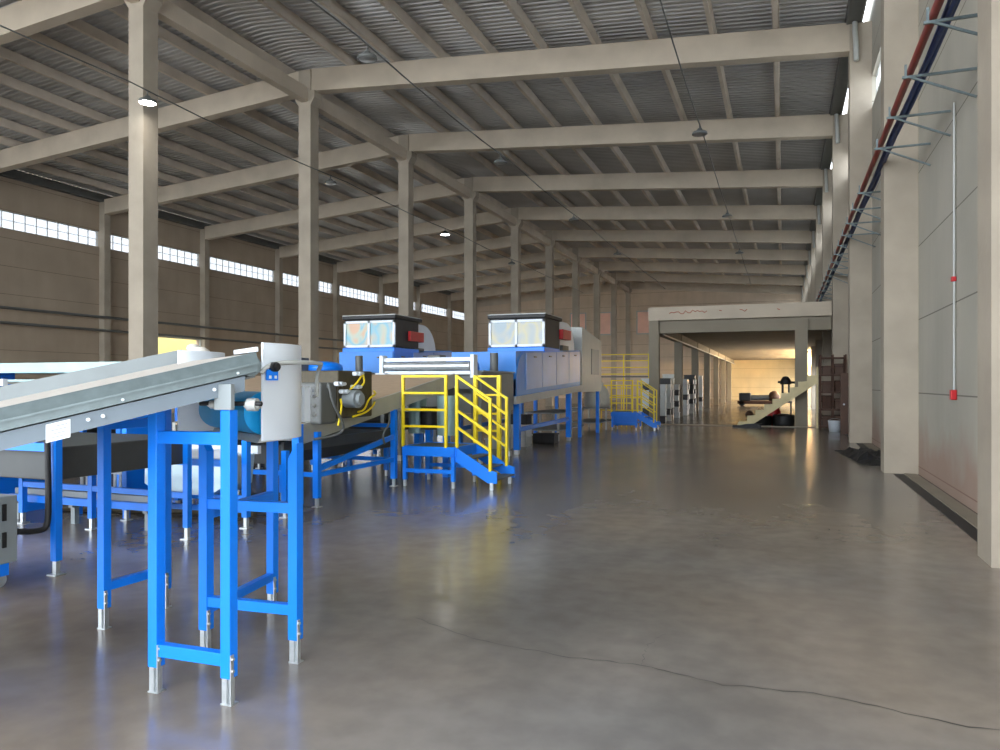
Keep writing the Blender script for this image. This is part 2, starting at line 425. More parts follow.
pp = thing('alarm_conduit', 'thin grey conduit with red alarm boxes on the right wall', 'conduit', (2.2,11.95,1.5))
MB().cyl((2.22,11.95,1.45),(2.22,11.95,5.5),.015,n=10).build('conduit', 'offw', pp)
MB().box(2.17,2.245,11.90,12.0,1.38,1.52).build('alarm_box', 'red', pp, .01)
MB().box(2.18,2.245,11.92,11.98,3.02,3.09).build('alarm_box', 'red', pp, .01)
for k, (ya, yb) in enumerate(((8.2,14.95),(19.9,22.3),(22.98,26.2))):
    d = thing('drain_channel', ['dark slotted drain along the wall before the second big column','dark slotted drain between the two big wall columns','short dark drain near the brown boards'][k], 'drain', (1.93,ya,0), 'floor drains')
    MB().box(1.84,2.0,ya,yb,-.02,.006).build('slot', 'black', d)
    MB().box(2.0,2.2,ya,yb,-.02,.02).build('kerb', 'mezz', d)

# ------------------------------------------------------------------ mezzanine
MY = 30.2; MX0, MX1 = -5.02, 1.72
struct(MB().box(MX0, 2.2, MY+.4, 80, 4.02, 4.3), 'mezzanine_slab', 'mezz', 'concrete slab of the mezzanine', 'slab')
mb = struct(MB().box(MX0, MX1-.05, MY-.15, MY+.25, 4.12, 4.64), 'mezzanine_beam', 'beam', 'pale front beam of the mezzanine with red scrawl', 'beam')
sc = MB()
random.seed(3)
for (xa, xb, amp) in ((-4.2,-2.7,.07),(-2.3,-2.2,.03),(-1.55,-1.25,.05),(-.2,-.05,.09)):
    x = xa; pts = []
    while x < xb: pts.append((x, MY-.153, 4.42+random.uniform(-amp,amp))); x += .09
    if len(pts) > 1: sc.tube(pts, .014, 5)
sc.build('red_scrawl', 'paint', mb)
struct(MB().box(MX0+.25, MX1-.05, MY+.05, MY+.42, 3.62, 4.1), 'mezzanine_beam', 'mezz', 'grey lower front beam of the mezzanine', 'beam')
for k in range(7):
    y = MY+7.42*k
    struct(MB().box(MX0+.02, MX0+.4, y-.13, y+.23, 0, 4.12 if k == 0 else 4.02), 'mezzanine_column', 'mezz', f'{ORD[k]} post along the open side of the mezzanine', 'post', 'mezzanine posts')
struct(MB().box(MX0+.02, MX0+.36, MY+.4, 80, 3.66, 4.03), 'mezzanine_beam', 'mezz', 'long side beam of the mezzanine', 'beam')
struct(MB().box(.42, .86, MY-.12, MY+.32, 0, 4.02), 'mezzanine_column', 'mezz', 'thick grey post of the mezzanine behind the stairs', 'post')
struct(MB().box(MX0, XR, 79.8, 80.05, 0, 4.3), 'wall_mezzanine', 'cream', 'cream end wall under the mezzanine', 'wall')
struct(MB().box(MX0, 2.1, MY-.5, MY-.2, 0, .03), 'trim_1', 'concrete', 'pale threshold strip across the floor below the mezzanine', 'threshold')
tag(MB().tube([(MX0+.5,MY+.5,3.6),(MX0+.5,79,3.6)], .035, 8).build('ceiling_conduit', 'offw'), 'white conduit along the mezzanine side beam', 'pipe')
for k, y in enumerate((58.5, 63.5, 68.5, 73.5)):  # tubes added out of sight to warm the soffit and end wall
    lp = thing('added_fill_tube', f'{ORD[k]} unseen warm tube added on the right wall to light under the mezzanine', 'lamp', (2.2,y,3.2), 'added mezzanine fill tubes')
    MB().box(2.16,2.24,y-1.1,y+1.1,3.14,3.26).build('housing', 'offw', lp)
    MB().cyl((2.12,y-1.05,3.2),(2.12,y+1.05,3.2),.03,n=10).build('tube', 'tube', lp)

# ------------------------------------------------------------------ lamps on cables
rows = [(-15.1,[14.66,22.9,32.6,42],(0,2)), (-8.55,[14.4,22.7,31.8,41],()), (-2.23,[5,13.5,22.1,33.4,43],())]
for r, (x, ys, lit) in enumerate(rows):
    nmr = ('left bay','middle','right bay')[r]
    pts = [(x, -6+i*2.5, 9.07-.1*math.sin((i%4)/4*PI)) for i in range(27)]
    tag(MB().tube(pts, .018, 6).build('lamp_cable', 'dgrey'), f'thin dark lamp cable strung lengthwise in the {nmr}', 'cable', 'lamp cables')
    for i, y in enumerate(ys):
        on = i in lit
        L_ = thing('highbay_lamp', f'{"lit" if on else "unlit"} round high lamp, {ORD[i]} on the {nmr} cable', 'lamp', (x,y,8.75), 'high bay lamps')
        MB().cyl((x,y,8.85),(x,y,9.02),.02,n=8).build('hanger', 'dgrey', L_)
        MB().lathe((x,y,8.75), [(0,.16),(.06,.16),(.09,.1),(.2,.06),(.22,.0),(.2,-.02)], 20).build('housing', 'dgrey', L_)
        MB().lathe((x,y,8.75), [(.195,-.015),(.1,-.03),(0,-.035)], 20).build('lens', 'lens' if on else 'lens_off', L_)

# ------------------------------------------------------------------ foreground conveyor
cn = thing('belt_conveyor', 'inclined grey conveyor with beige belt on bright blue legs', 'conveyor', (-3.1,3.2,0))
Nn = Vector((-2.53,3.16,0)); A = Vector((.59,.81,0)).normalized(); Pv = Vector((-A.y,A.x,0)); Wd = 1.95; SL = .245; ZE = 1.764; KL = 3.4
def cp(k, p, dz=0): v = Nn-A*k+Pv*p; return (v.x, v.y, ZE-SL*k+dz)
def strip(prof, k0, k1):
    """profile of (p, dz) swept along the conveyor"""
    a = [Vector(cp(k0,p,z)) for p, z in prof]; return MB().prism(a, Vector(cp(k1,0))-Vector(cp(k0,0)))
nr = strip([(.06,-.0),(0,0),(-.045,-.052),(-.045,-.06),(-.03,-.062),(-.03,-.1),(0,-.105),(.06,-.105)], 0, KL).build('side_rail', 'galv', cn)
strip([(-.052,-.052),(-.03,-.052),(-.03,-.062),(-.052,-.062)], 0, KL).build('rail_lip', 'galv', nr)
low = strip([(.0,-.108),(-.012,-.108),(-.012,-.185),(.0,-.185)], .06, KL).build('lower_plate', 'plate', nr)
for k in (.14,.21,.70,.76,1.7,1.77):
    c = Vector(cp(k,-.012,-.14)); MB().cyl(c, c-Pv*.012, .009, n=8).build('bolt', 'white', nr)
for k in (.1,.62,1.2):
    c = Vector(cp(k,-.03,-.085)); MB().cyl(c, c-Pv*.010, .007, n=8).build('bolt', 'white', nr)
strip([(Wd,.09),(Wd+.05,.09),(Wd+.05,-.17),(Wd,-.17)], 0, KL).build('side_rail', 'grey', cn)
fb = MB()
strip([(.02,-.004),(Wd,-.004),(Wd,-.02),(.02,-.02)], 0, KL).build('belt', 'belt', cn)
strip([(.02,-.12),(Wd,-.12),(Wd,-.13),(.02,-.13)], 0, KL).build('belt_return', 'dgrey', cn)
MB().cyl(cp(.02,.03,-.065), cp(.02,Wd,-.065), .055, n=20).build('head_roller', 'galv', cn)
MB().prism([cp(-.01,.04,.002),cp(-.01,.5,.002),cp(-.01,.5,.026),cp(-.01,.04,.026)], A*.012).build('end_strip', 'white', cn)
# paper label on the lower plate
a, b, c_, d = cp(.925,-.0125,-.118), cp(.83,-.0125,-.118), cp(.83,-.0125,-.2), cp(.925,-.0125,-.2)
sd = -Pv*.003
st = MB(); st.prism([a,b,c_,d], sd).build('paper_label', 'sticker', nr)
tl = MB()
for j, (u0, u1) in enumerate(((.84,.885),(.845,.91),(.845,.895),(.85,.905))):
    z = -.133-.016*j
    tl.prism([cp(u1,-.0157,z), cp(u0,-.0157,z), cp(u0,-.0157,z-.004), cp(u1,-.0157,z-.004)], -Pv*.001)
tl.build('label_print', 'ink', nr)

def leg(parent, x, y, z1, w=.06, z0=.13, chamfer=None, footdir=(1,0)):
    mb = MB()
    if chamfer:
        s = chamfer
        mb.prism([(x-w/2,y-w/2,z0),(x+w/2,y-w/2,z0),(x+w/2,y-w/2,z1-(.09 if s>0 else 0)),(x+w/2-(.05 if s>0 else 0),y-w/2,z1),(x-w/2+(.05 if s<0 else 0),y-w/2,z1),(x-w/2,y-w/2,z1-(.09 if s<0 else 0))], (0,w,0))
    else: mb.box(x-w/2,x+w/2,y-w/2,y+w/2,z0,z1)
    l = mb.build('leg', 'blue', parent, .004)
    f = MB(); f.box(x-.022,x+.008,y-.027,y-.012,.006,z0+.02); f.box(x+.031,x+.037,y-.03,y-.008,.0,z0+.12)
    f.box(x-.026,x+.04,y-.034,y+.022,0,.006)
    f.box(x-.02,x+.02,y-.012,y+.02,.006,z0+.02)
    for zz in (z0+.04,z0+.1): f.cyl((x+.037,y-.019,zz),(x+.046,y-.019,zz),.009,n=8)
    f.build('foot', 'steel', l)
    return l
F1=(-3.06,3.03); F2=(-2.60,3.04); F3=(-2.63,3.63); F4=(-4.17,3.69); F5=(-3.24,3.59); F6=(-4.15,4.19); F7=(-3.36,4.37)
leg(cn,*F1,1.5); leg(cn,*F2,1.47); leg(cn,*F3,1.26,chamfer=-1); leg(cn,*F4,1.40); leg(cn,*F5,1.29,chamfer=1); leg(cn,*F6,1.5); leg(cn,*F7,1.36)
def brace(p, q, z, w=.045, h=.06): MB().bar((p[0],p[1],z),(q[0],q[1],z),w,h).build('crossbar', 'blue', cn, .003)
brace(F1,F2,1.325,.05,.065); brace(F1,F2,.22,.05,.065)
brace(F5,F3,.885,.05,.06); brace(F5,F3,.30,.05,.06)
brace(F4,F6,1.33,.05,.06); brace(F4,F6,.27,.05,.055)
brace(F5,F7,.82,.05,.06); brace(F5,F7,.25,.05,.055)
# bearing flange, shaft, drum, tray
MB().box(-2.66,-2.555,3.0,3.03,1.47,1.60).build('bearing_flange', 'grey', cn, .004)
sh = MB()
sh.cyl((-2.80,3.06,1.50),(-2.46,3.115,1.50),.012,n=10); sh.build('shaft', 'black', cn)
for (x, y, r) in ((-2.52,3.12,.033),(-2.72,3.08,.022)):
    q = MB().cyl((x-.025,y-.005,1.495),(x+.025,y+.005,1.495),r,n=16); q.cyl((x-.04,y-.008,1.495),(x+.04,y+.008,1.495),r*.6,n=14); q.build('bearing', 'offw', cn)
d0 = Vector((-2.8,3.58,1.43)); d1 = Vector((-3.62,4.12,1.43))
MB().cyl(d0, d1, .125, n=28).build('drum', 'teal', cn)
pd = (d1-d0).normalized(); pn = Vector((-pd.y,pd.x,0))
MB().prism([d0-pn*-.02+Vector((0,0,-.13)), d0+pn*-.16+Vector((0,0,-.12)), d0+pn*-.16+Vector((0,0,-.155)), d0+pn*.05+Vector((0,0,-.17))], d1-d0).build('drip_tray', 'offw', cn)
def guard(pa, pb, bulge, z0, z1, label=None):
    pa = Vector((*pa,0)); pb = Vector((*pb,0)); ch = pb-pa; nrm = Vector((ch.y,-ch.x,0)).normalized()
    n = 18; pts = []
    for i in range(n+1):
        t = i/n; pts.append(pa+ch*t+nrm*(bulge*math.sin(PI*t)**.8 if 0<t<1 else 0))
    inn = [p-nrm*.012 for p in pts]
    mb = MB(); k = n+1
    vs = [(p.x,p.y,z0) for p in pts]+[(p.x,p.y,z1) for p in pts]+[(p.x,p.y,z0) for p in inn]+[(p.x,p.y,z1) for p in inn]
    fs = [(i,i+1,k+i+1,k+i) for i in range(n)]+[(2*k+i+1,2*k+i,3*k+i,3*k+i+1) for i in range(n)]
    mb.add(vs, fs, True)
    mb.add(vs, [(k+i,k+i+1,3*k+i+1,3*k+i) for i in range(n)]+[(i+1,i,2*k+i,2*k+i+1) for i in range(n)]+[(0,k,3*k,2*k),(n,2*k+n,3*k+n,k+n)])
    g = mb.build('curved_guard', 'white', cn)
    if label: g['label'] = label
    return g
g1 = guard((-2.69,3.42),(-2.92,4.0),.12,1.285,1.83)
g2 = guard((-3.86,4.02),(-4.0,4.60),.13,1.27,1.83)
tb = MB().tube([(-2.69,3.40,1.66),(-2.66,3.44,1.71),(-2.60,3.56,1.725),(-2.60,3.85,1.725),(-2.74,4.04,1.715),(-2.80,4.09,1.66),(-2.82,4.12,1.52)], .013, 8, 2); tb.build('cable', 'offw', g1)
kn = MB().cyl((-2.66,3.46,1.695),(-2.625,3.45,1.695),.027,n=14); kn.cyl((-2.625,3.45,1.695),(-2.61,3.447,1.695),.018,n=12); kn.build('knob', 'black', g1)
MB().prism([(-2.672,3.418,1.62),(-2.652,3.492,1.62),(-2.652,3.492,1.68),(-2.672,3.418,1.68)],(.009,-.003,0)).build('warning_label', 'blue', g1)
sq = MB(); sq.prism([(-2.6615,3.43,1.63),(-2.6575,3.445,1.63),(-2.6575,3.445,1.647),(-2.6615,3.43,1.647)],(.004,-.001,0)); sq.prism([(-2.652,3.465,1.63),(-2.648,3.48,1.63),(-2.648,3.48,1.647),(-2.652,3.465,1.647)],(.004,-.001,0)); sq.build('label_print', 'sticker', g1)
# bolted upright strip at the rear edge of the guard
pl = MB().box(-2.87,-2.83,4.0,4.06,1.36,1.58); pl.build('guard_flange', 'white', g1)
bl = MB()
for z in (1.4,1.46,1.52,1.56): bl.cyl((-2.83,4.09,z),(-2.81,4.09,z),.012,n=8)
bl.build('bolt', 'steel', g1)

# ------------------------------------------------------------------ platform with stairs
def make_platform():
    t = thing('access_platform', 'blue steel platform with steps and yellow handrails beside the first grey inclined conveyor', 'platform', (-5.1,10.9,0), 'blue access platforms')
    x0, x1, y0, y1, zd = -5.59, -4.70, 10.5, 11.36, .62
    MB().box(x0,x1,y0,y1,zd-.02,zd).build('deck', 'dgrey', t)
    fr = MB()
    fr.box(x0,x1,y0-.02,y0+.02,zd-.14,zd+.01); fr.box(x0,x1,y1-.02,y1+.02,zd-.14,zd+.01); fr.box(x0-.02,x0+.02,y0,y1,zd-.14,zd+.01); fr.box(x1-.02,x1+.02,y0,y1,zd-.14,zd+.01)
    fr.box(x0,x1,y0-.015,y0+.015,.22,.28); fr.box(x0,x1,y1-.015,y1+.015,.22,.28)
    fr.build('deck_frame', 'blue', t)
    for x in (x0+.03, x1-.03):
        for y in (y0+.01, y1-.01):
            l = MB().box(x-.03,x+.03,y-.03,y+.03,.1,zd-.1).build('leg', 'blue', t)
            MB().box(x-.02,x+.02,y-.02,y+.02,0,.11).build('foot', 'steel', l)
    def rail(xa, xb, ya, yb, za, zb, zfa, zfb, n=4):
        r = MB()
        r.bar((xa,ya,zfa),(xa,ya,za+1.12),.042); r.bar((xb,yb,zfb),(xb,yb,zb+1.12),.042)
        for j in range(n):
            h = 1.10-.26*j; r.bar((xa,ya,za+h),(xb,yb,zb+h),.036)
        return r.build('handrail', 'yellow', t)
    rail(x0, -4.85, y0, y0, zd, zd, zd, zd)
    rail(-4.68, -4.13, y0+.03, y0+.03, zd, .27, zd, .28)
    rail(-4.70, -4.16, y1-.03, y1-.03, zd, .27, zd, .28)
    for y, nm in ((y0+.03,'s'),(y1-.03,'s')):
        MB().prism([(-4.72,y-.015,zd+.02),(-4.72,y-.015,zd-.2),(-4.16,y-.015,.1),(-4.02,y-.015,.1),(-4.02,y-.015,.27),(-4.14,y-.015,.3)], (0,.03,0)).build('stringer', 'blue', t)
        MB().box(-4.13,-4.08,y-.02,y+.02,0,.11).build('foot', 'steel', t)
    for j in range(3):
        x = -4.62+.2*j; MB().box(x,x+.2,y0+.045,y1-.045,.45-.155*j,.47-.155*j).build('tread', 'dgrey', t)
    return t
pf = make_platform()
p2 = copy_tree(pf); p2.location = (-5.1, 26.2, 0); p2['label'] = 'blue steel platform with yellow handrails, far one beside the mezzanine post'
gr = thing('guard_rail', 'yellow guard rail standing behind the first access platform', 'guard rail', (-4.9,12.7,0))
rb = MB()
for x in (-5.27,-4.81): 
    MB().bar((x,12.7,0),(x,12.7,1.76),.07).build('post', 'yellow', gr)
for z in (1.74,1.4,1.06,.75): MB().bar((-5.27,12.7,z),(-4.81,12.7,z),.036).build('rail', 'yellow', gr)

# ------------------------------------------------------------------ inclined feed conveyors of the two sorting lines
def frame_legs(t, pts, zt, bars, w=.08):
    for (x, y), z in zip(pts, zt):
        l = MB().box(x-w/2,x+w/2,y-w/2,y+w/2,.12,z).build('leg', 'blue', t)
        MB().box(x-.02,x+.02,y-.02,y+.02,0,.13).box(x-.05,x+.05,y-.05,y+.05,0,.01).build('foot', 'steel', l)
    for i, j, z in bars:
        MB().bar((pts[i][0],pts[i][1],z),(pts[j][0],pts[j][1],z),.05,.06).build('crossbar', 'blue', t)
def make_feed():
    t = thing('feed_conveyor', 'grey sided inclined conveyor with tan belt behind the yellow handrails', 'conveyor', (-6.7,10.2,0), 'inclined feed conveyors')
    xa, xb, ya, yb = -5.68, -7.75, 7.95, 12.7
    zt = lambda y: 1.08+.150*(y-7.95)
    for x, w in ((xa,.05),(xb,-.05)):
        MB().prism([(x,ya,zt(ya)-.25),(x,yb,zt(yb)-.25),(x,yb,zt(yb)),(x,ya,zt(ya))], (-w,0,0)).build('side_panel', 'feedside', t)
    MB().prism([(xa-.05,ya,zt(ya)-.03),(xa-.05,yb,zt(yb)-.03),(xa-.05,yb,zt(yb)-.01),(xa-.05,ya,zt(ya)-.01)], (xb-xa+.1,0,0)).build('belt', 'tan', t)
    MB().prism([(xa-.05,ya,zt(ya)-.2),(xa-.05,yb,zt(yb)-.2),(xa-.05,yb,zt(yb)-.18),(xa-.05,ya,zt(ya)-.18)], (xb-xa+.1,0,0)).build('belt_return', 'dgrey', t)
    frame_legs(t, [(-5.66,8.27),(-5.7,10.4),(-7.7,8.27),(-7.7,10.4)], [.98,1.2,.98,1.2], [(0,1,.42),(2,3,.42),(0,2,.42),(1,3,.42),(1,3,.95)])
    bb = MB(); bb.bar((-5.67,8.35,.5),(-5.7,10.4,.78),.05,.07); bb.build('crossbar', 'blue', t)
    return t
fd = make_feed()
fd2 = copy_tree(fd); fd2.location = (-6.7-3.6, 10.2+1.3, 0); fd2['label'] = 'second inclined tan belt conveyor, partly hidden behind the dark valve box'

# brush roller unit on top of the feed
def make_roller_unit():
    t = thing('roller_unit', 'white framed brush roller unit spanning the top of the tan belt', 'roller unit', (-6.9,13.6,1.7))
    y = 13.6
    MB().box(-7.7,-5.65,y-.04,y+.04,2.05,2.13).build('beam', 'white', t, .01)
    MB().box(-7.6,-5.7,y-.12,y-.04,1.79,1.86).build('beam', 'white', t, .01)
    MB().cyl((-7.65,y,1.955),(-5.75,y,1.955),.085,n=20).build('roller', 'steel', t)
    for x in (-7.7,-5.68):
        MB().box(x-.04,x+.04,y-.1,y+.1,1.72,2.18).build('end_bracket', 'white', t, .008)
    MB().box(-7.72,-7.5,y-.3,y-.14,1.70,1.82).build('motor', 'white', t, .01)
    MB().box(-7.74,-5.62,y-.06,y+.06,1.5,1.73).build('mounting_rail', 'dgrey', t)
    for x in (-7.7,-5.68): MB().box(x-.04,x+.04,y-.04,y+.04,0,1.52).build('post', 'dgrey', t)
    return t
ru = make_roller_unit()

# ------------------------------------------------------------------ sorting machines
def make_sorter(ys=15.9):
    t = thing('sorting_machine', 'blue sorting machine with twin greyish screens, in the lane beside the aisle', 'machine', (-6.4,18,0), 'sorting machines')
    xa, xb = -5.6, -7.2
    def side(y0, y1, lo, hi, x0, x1, nm, m, bev=.01):
        return MB().prism([(x0,y0,lo(y0)),(x0,y1,lo(y1)),(x0,y1,hi(y1)),(x0,y0,hi(y0))], (x1-x0,0,0)).build(nm, m, t, bev)
    lo = lambda y: 1.32+.042*(y-15.9)
    hi = lambda y: 2.34+.045*(y-15.9)
    side(ys, 21.6, lo, hi, xa-.02, xb, 'body', 'mblue')
    side(ys-.1, 21.7, lambda y: lo(y)-.17, lo, xa+.02, xb, 'base_rail', 'offw')
    for i in range(4):
        y0 = 16.55+1.25*i
        if y0 < ys+.5: continue
        side(y0, y0+1.2, lambda y: lo(y)+.12, lambda y: hi(y)-.04, xa-.02, xa+.012, 'access_door', 'lilac', .008)
    hd = MB()
    for i in range(4):
        y0 = 17.1+1.25*i; hd.box(xa+.012,xa+.04,y0,y0+.16,hi(y0)-.16,hi(y0)-.13)
    hd.build('door_handle', 'dgrey', t)
    # front apron and curved shoulder
    MB().box(-7.14,-5.6,18.0,19.4,2.2,2.54).build('cab_base', 'blue', t, .02)
    pr = [(-5.605,ys,1.32)]
    for i in range(9):
        a = PI/2*i/8; pr.append((-5.605, ys+.7-.7*math.cos(a), 1.7+.66*math.sin(a)))
    pr += [(-5.605,ys+.7,1.32)]
    MB().prism(pr, (-1.56,0,0)).build('nose_cowl', 'mblue', t)
    # cab: black shell, canopy, white framed screens
    MB().box(-7.12,-5.62,18.1,19.4,2.54,3.28).build('cab', 'black', t, .01)
    MB().box(-7.14,-5.58,18.0,19.55,3.28,3.37).build('canopy', 'black', t, .015)
    MB().box(-7.14,-5.58,18.0,19.55,3.37,3.39).build('canopy_top', 'offw', t)
    f = MB(); z0, z1 = 2.55, 3.24; y = 18.04
    for x in (-7.12,-6.40,-5.67): f.box(x-.0,x+.06,y,y+.06,z0,z1)
    f.box(-7.12,-5.61,y,y+.06,z0,z0+.06); f.box(-7.12,-5.61,y,y+.06,z1-.06,z1)
    fr = f.build('screen_frame', 'white', t)
    for x in (-7.07,-6.35): 
        MB().box(x,x+.69,y+.03,y+.05,z0+.05,z1-.05).build('screen', 'reflection_a', fr)
    # white end hood with rounded back and the red signal box
    pr = [(-5.7,19.75,2.4),(-5.7,19.75,3.32)]
    for i in range(9):
        a = PI/2*i/8; pr.append((-5.7, 20.4+.85*math.sin(a), 2.55+.77*math.cos(a)))
    pr.append((-5.7,21.25,2.4))
    MB().prism(pr, (-1.3,0,0)).build('end_hood', 'white', t, .01)
    MB().box(-5.72,-5.55,19.55,20.35,2.82,3.08).build('signal_box', 'red', t, .01)
    MB().box(-5.75,-5.62,19.75,20.35,2.45,2.66).build('junction_box', 'dgrey', t, .01)
    for y, x in ((ys+.2,-5.66),(20.5,-5.66),(ys+.2,-7.1),(20.5,-7.1)):
        l = MB().box(x-.07,x+.07,y-.07,y+.07,.1,lo(y)-.16).build('leg', 'blue', t)
        MB().box(x-.05,x+.05,y-.05,y+.05,0,.11).build('foot', 'steel', l)
    MB().bar((-5.66,ys+.2,.55),(-5.66,20.5,.62),.06,.1).build('crossbar', 'blue', t)
    MB().bar((-7.1,ys+.2,.55),(-7.1,20.5,.62),.06,.1).build('crossbar', 'blue', t)
    return t
m2 = make_sorter()
m1 = make_sorter(17.95)
for o in kids(m1):
    if o.name.split('.')[0] in ('end_hood','signal_box','junction_box'): o.location.y -= .6; o.location.z -= .08
    if o.name.split('.')[0] == 'signal_box': o.location.y -= .15
m1.location = (0,0,0); m1.location = (-6.4-3.68, 16.95, 0); m1['label'] = 'blue sorting machine with twin bright swirled screens, in the lane further from the aisle'
for o in kids(m2):
    if o.name.startswith('screen_frame'):
        for s_ in kids(o):
            s_.data = s_.data.copy(); s_.data.materials[0] = M['reflection_b']

def make_infeed():
    t = thing('infeed_hopper', 'dark grey infeed box with a blue tank, ahead of the sorting machine beside the aisle', 'hopper', (-6.6,15,0), 'infeed boxes')
    MB().box(-7.6,-5.62,13.85,15.75,1.02,1.84).build('body', 'boxgrey', t, .015)
    MB().box(-7.6,-5.58,13.85,15.75,1.84,1.87).build('rim', 'grey', t)
    MB().lathe((-6.5,14.7,1.87), [(0,0),(.42,0),(.46,.06),(.44,.18),(.3,.24),(.12,.26),(0,.26)], 22).build('tank', 'blue', t)
    MB().cyl((-5.95,15.4,1.87),(-5.95,15.4,2.28),.09,n=16).build('motor', 'dgrey', t)
    MB().box(-6.9,-6.6,14.0,14.3,1.87,2.2).build('gearbox', 'dgrey', t, .02)
    for x in (-5.7,-7.5):
        for y in (13.95,15.65):
            l = MB().box(x-.035,x+.035,y-.035,y+.035,.1,1.03).build('leg', 'grey', t)
            MB().box(x-.05,x+.05,y-.05,y+.05,0,.11).build('foot', 'steel', l)
    return t
i2 = make_infeed()
i1 = copy_tree(i2); i1.location = (-6.6-3.6, 15.3, 0); i1['label'] = 'dark grey infeed box with a blue tank, ahead of the further sorting machine'

# grey outfeed cabinet behind the aisle machine
cbt = thing('outfeed_cabinet', 'pale grey tall cabinet joined to the end of the aisle machine', 'cabinet', (-6.4,23,0))
MB().prism([(-5.6,21.75,1.36),(-5.6,24.3,1.36),(-5.6,24.3,3.0),(-5.6,21.75,3.3)], (-1.6,0,0)).build('body', 'offw', cbt, .015)
MB().box(-5.6,-5.58,22.9,23.9,1.9,2.7).build('door', 'grey', cbt, .008)
for x in (-5.7,-7.1):
    for y in (21.9,24.2): MB().box(x-.05,x+.05,y-.05,y+.05,0,1.37).build('leg', 'blue', cbt)

# ------------------------------------------------------------------ valve box beside the feed conveyor
vb = MB().box(-6.1,-5.5,8.52,9.4,1.14,1.78).build('drive_box', 'olive', fd, .02)
vb['label'] = 'oily brown drive box with valves and yellow hoses'
MB().box(-6.0,-5.52,8.15,8.52,1.08,1.62).build('gearbox', 'dgrey', vb, .03)
MB().cyl((-5.5,8.72,1.40),(-5.30,8.70,1.40),.12,n=20).cyl((-5.30,8.70,1.40),(-5.25,8.70,1.40),.08,n=16).build('motor', 'grey', vb)
for (y, z) in ((8.5,1.6),(8.62,1.50),(8.95,1.74),(8.9,1.56)):
    MB().cyl((-5.5,y-.06,z),(-5.38,y-.06,z),.03,n=10).cyl((-5.42,y-.14,z),(-5.42,y+.06,z),.024,n=10).build('valve', 'white', vb)
for pts in ([(-5.45,8.72,1.52),(-5.38,8.8,1.62),(-5.4,8.95,1.72)], [(-5.45,9.36,1.50),(-5.38,9.3,1.46),(-5.38,9.1,1.40),(-5.4,9.02,1.24),(-5.4,8.85,1.22)],
            [(-5.45,9.38,1.34),(-5.38,9.2,1.28),(-5.38,9.0,1.2),(-5.42,8.75,1.16)], [(-5.45,8.5,1.4),(-5.38,8.42,1.3),(-5.4,8.36,1.06)], [(-5.4,8.98,1.73),(-5.38,8.99,1.62),(-5.42,8.95,1.56)]):
    MB().tube(pts, .014, 6, 2).build('hose', 'yellow', vb)
MB().tube([(-5.45,8.2,1.56),(-5.4,8.14,1.62),(-5.38,8.2,1.36),(-5.36,8.4,1.12),(-5.4,8.5,.98),(-5.45,8.3,.92),(-5.55,8.05,.9)], .018, 8, 2).build('cable', 'dgrey', vb)
MB().tube([(-5.5,9.9,1.15),(-5.42,9.75,1.0),(-5.45,9.6,.88),(-5.5,9.75,.72)], .016, 8, 2).build('cable', 'dgrey', vb)

up = thing('bolted_post', 'blue post with grey bolted plate beside the white curved guard', 'post', (-5.67,7.96,0))
MB().box(-5.75,-5.63,7.9,7.96,.95,1.55).build('plate', 'grey', up, .006)
MB().box(-5.72,-5.62,7.96,8.06,.1,1.1).build('post', 'blue', up)
bl = MB()
for z in (1.05,1.2,1.35,1.48): bl.cyl((-5.66,7.9,z),(-5.66,7.88,z),.018,n=8); bl.cyl((-5.72,7.9,z-.04),(-5.72,7.88,z-.04),.018,n=8)
bl.build('bolt', 'steel', up)
MB().box(-5.7,-5.64,7.98,8.04,0,.11).build('foot', 'steel', up)

up.location.y -= .14
# pair of pale guards and black motor seen through the yellow handrails
wg = thing('roller_guard', 'pale blue upright guards with a black motor under the tan belt', 'guard', (-6.0,11.8,0))
for x, yy in ((-6.15,12.1),(-5.42,11.75)):
    MB().cyl((x,yy,.72),(x,yy,1.40),.16,n=20).build('guard', 'tealw', wg)
    MB().box(x-.05,x+.05,yy-.05,yy+.05,0,.73).build('stand', 'blue', wg)
MB().cyl((-5.85,11.95,.8),(-5.85,11.95,1.2),.15,n=18).build('motor', 'black', wg)
MB().box(-5.9,-5.8,11.9,12.0,0,.8).build('stand', 'blue', wg)

# ------------------------------------------------------------------ equipment behind the foreground conveyor
cc = thing('cross_conveyor', 'low dark conveyor with bright blue top rail behind the front legs', 'conveyor', (-7.5,5.2,0))
MB().box(-10.5,-5.78,4.62,6.2,.78,1.06).build('trough', 'under', cc, .01)
MB().box(-10.5,-5.74,4.56,4.62,1.03,1.1).build('top_rail', 'blue', cc)
frame_legs(cc, [(-5.7,4.57),(-5.75,6.1),(-7.13,6.15),(-8.2,6.15),(-10.2,4.6),(-10.2,6.15)], [1.22,1.06,1.06,1.06,.9,.9], [(1,2,.45),(2,3,.45)], .062)
ct = thing('control_cabinet', 'grey wheeled control cabinet with two slot handles at the picture edge', 'cabinet', (-6.15,4.2,0))
MB().box(-6.5,-5.70,3.6,4.23,.19,.72).build('body', 'grey', ct, .01)
sl = MB(); sl.box(-5.705,-5.685,4.10,4.13,.53,.66); sl.box(-5.705,-5.685,4.10,4.13,.32,.44); sl.build('handle', 'black', ct)
for x in (-6.4,-5.78):
    w = MB().box(x-.05,x+.05,4.08,4.18,.09,.2).build('caster_fork', 'blue', ct)
    MB().cyl((x-.02,4.13,.055),(x+.02,4.13,.055),.055,n=18).build('caster', 'steel', w)
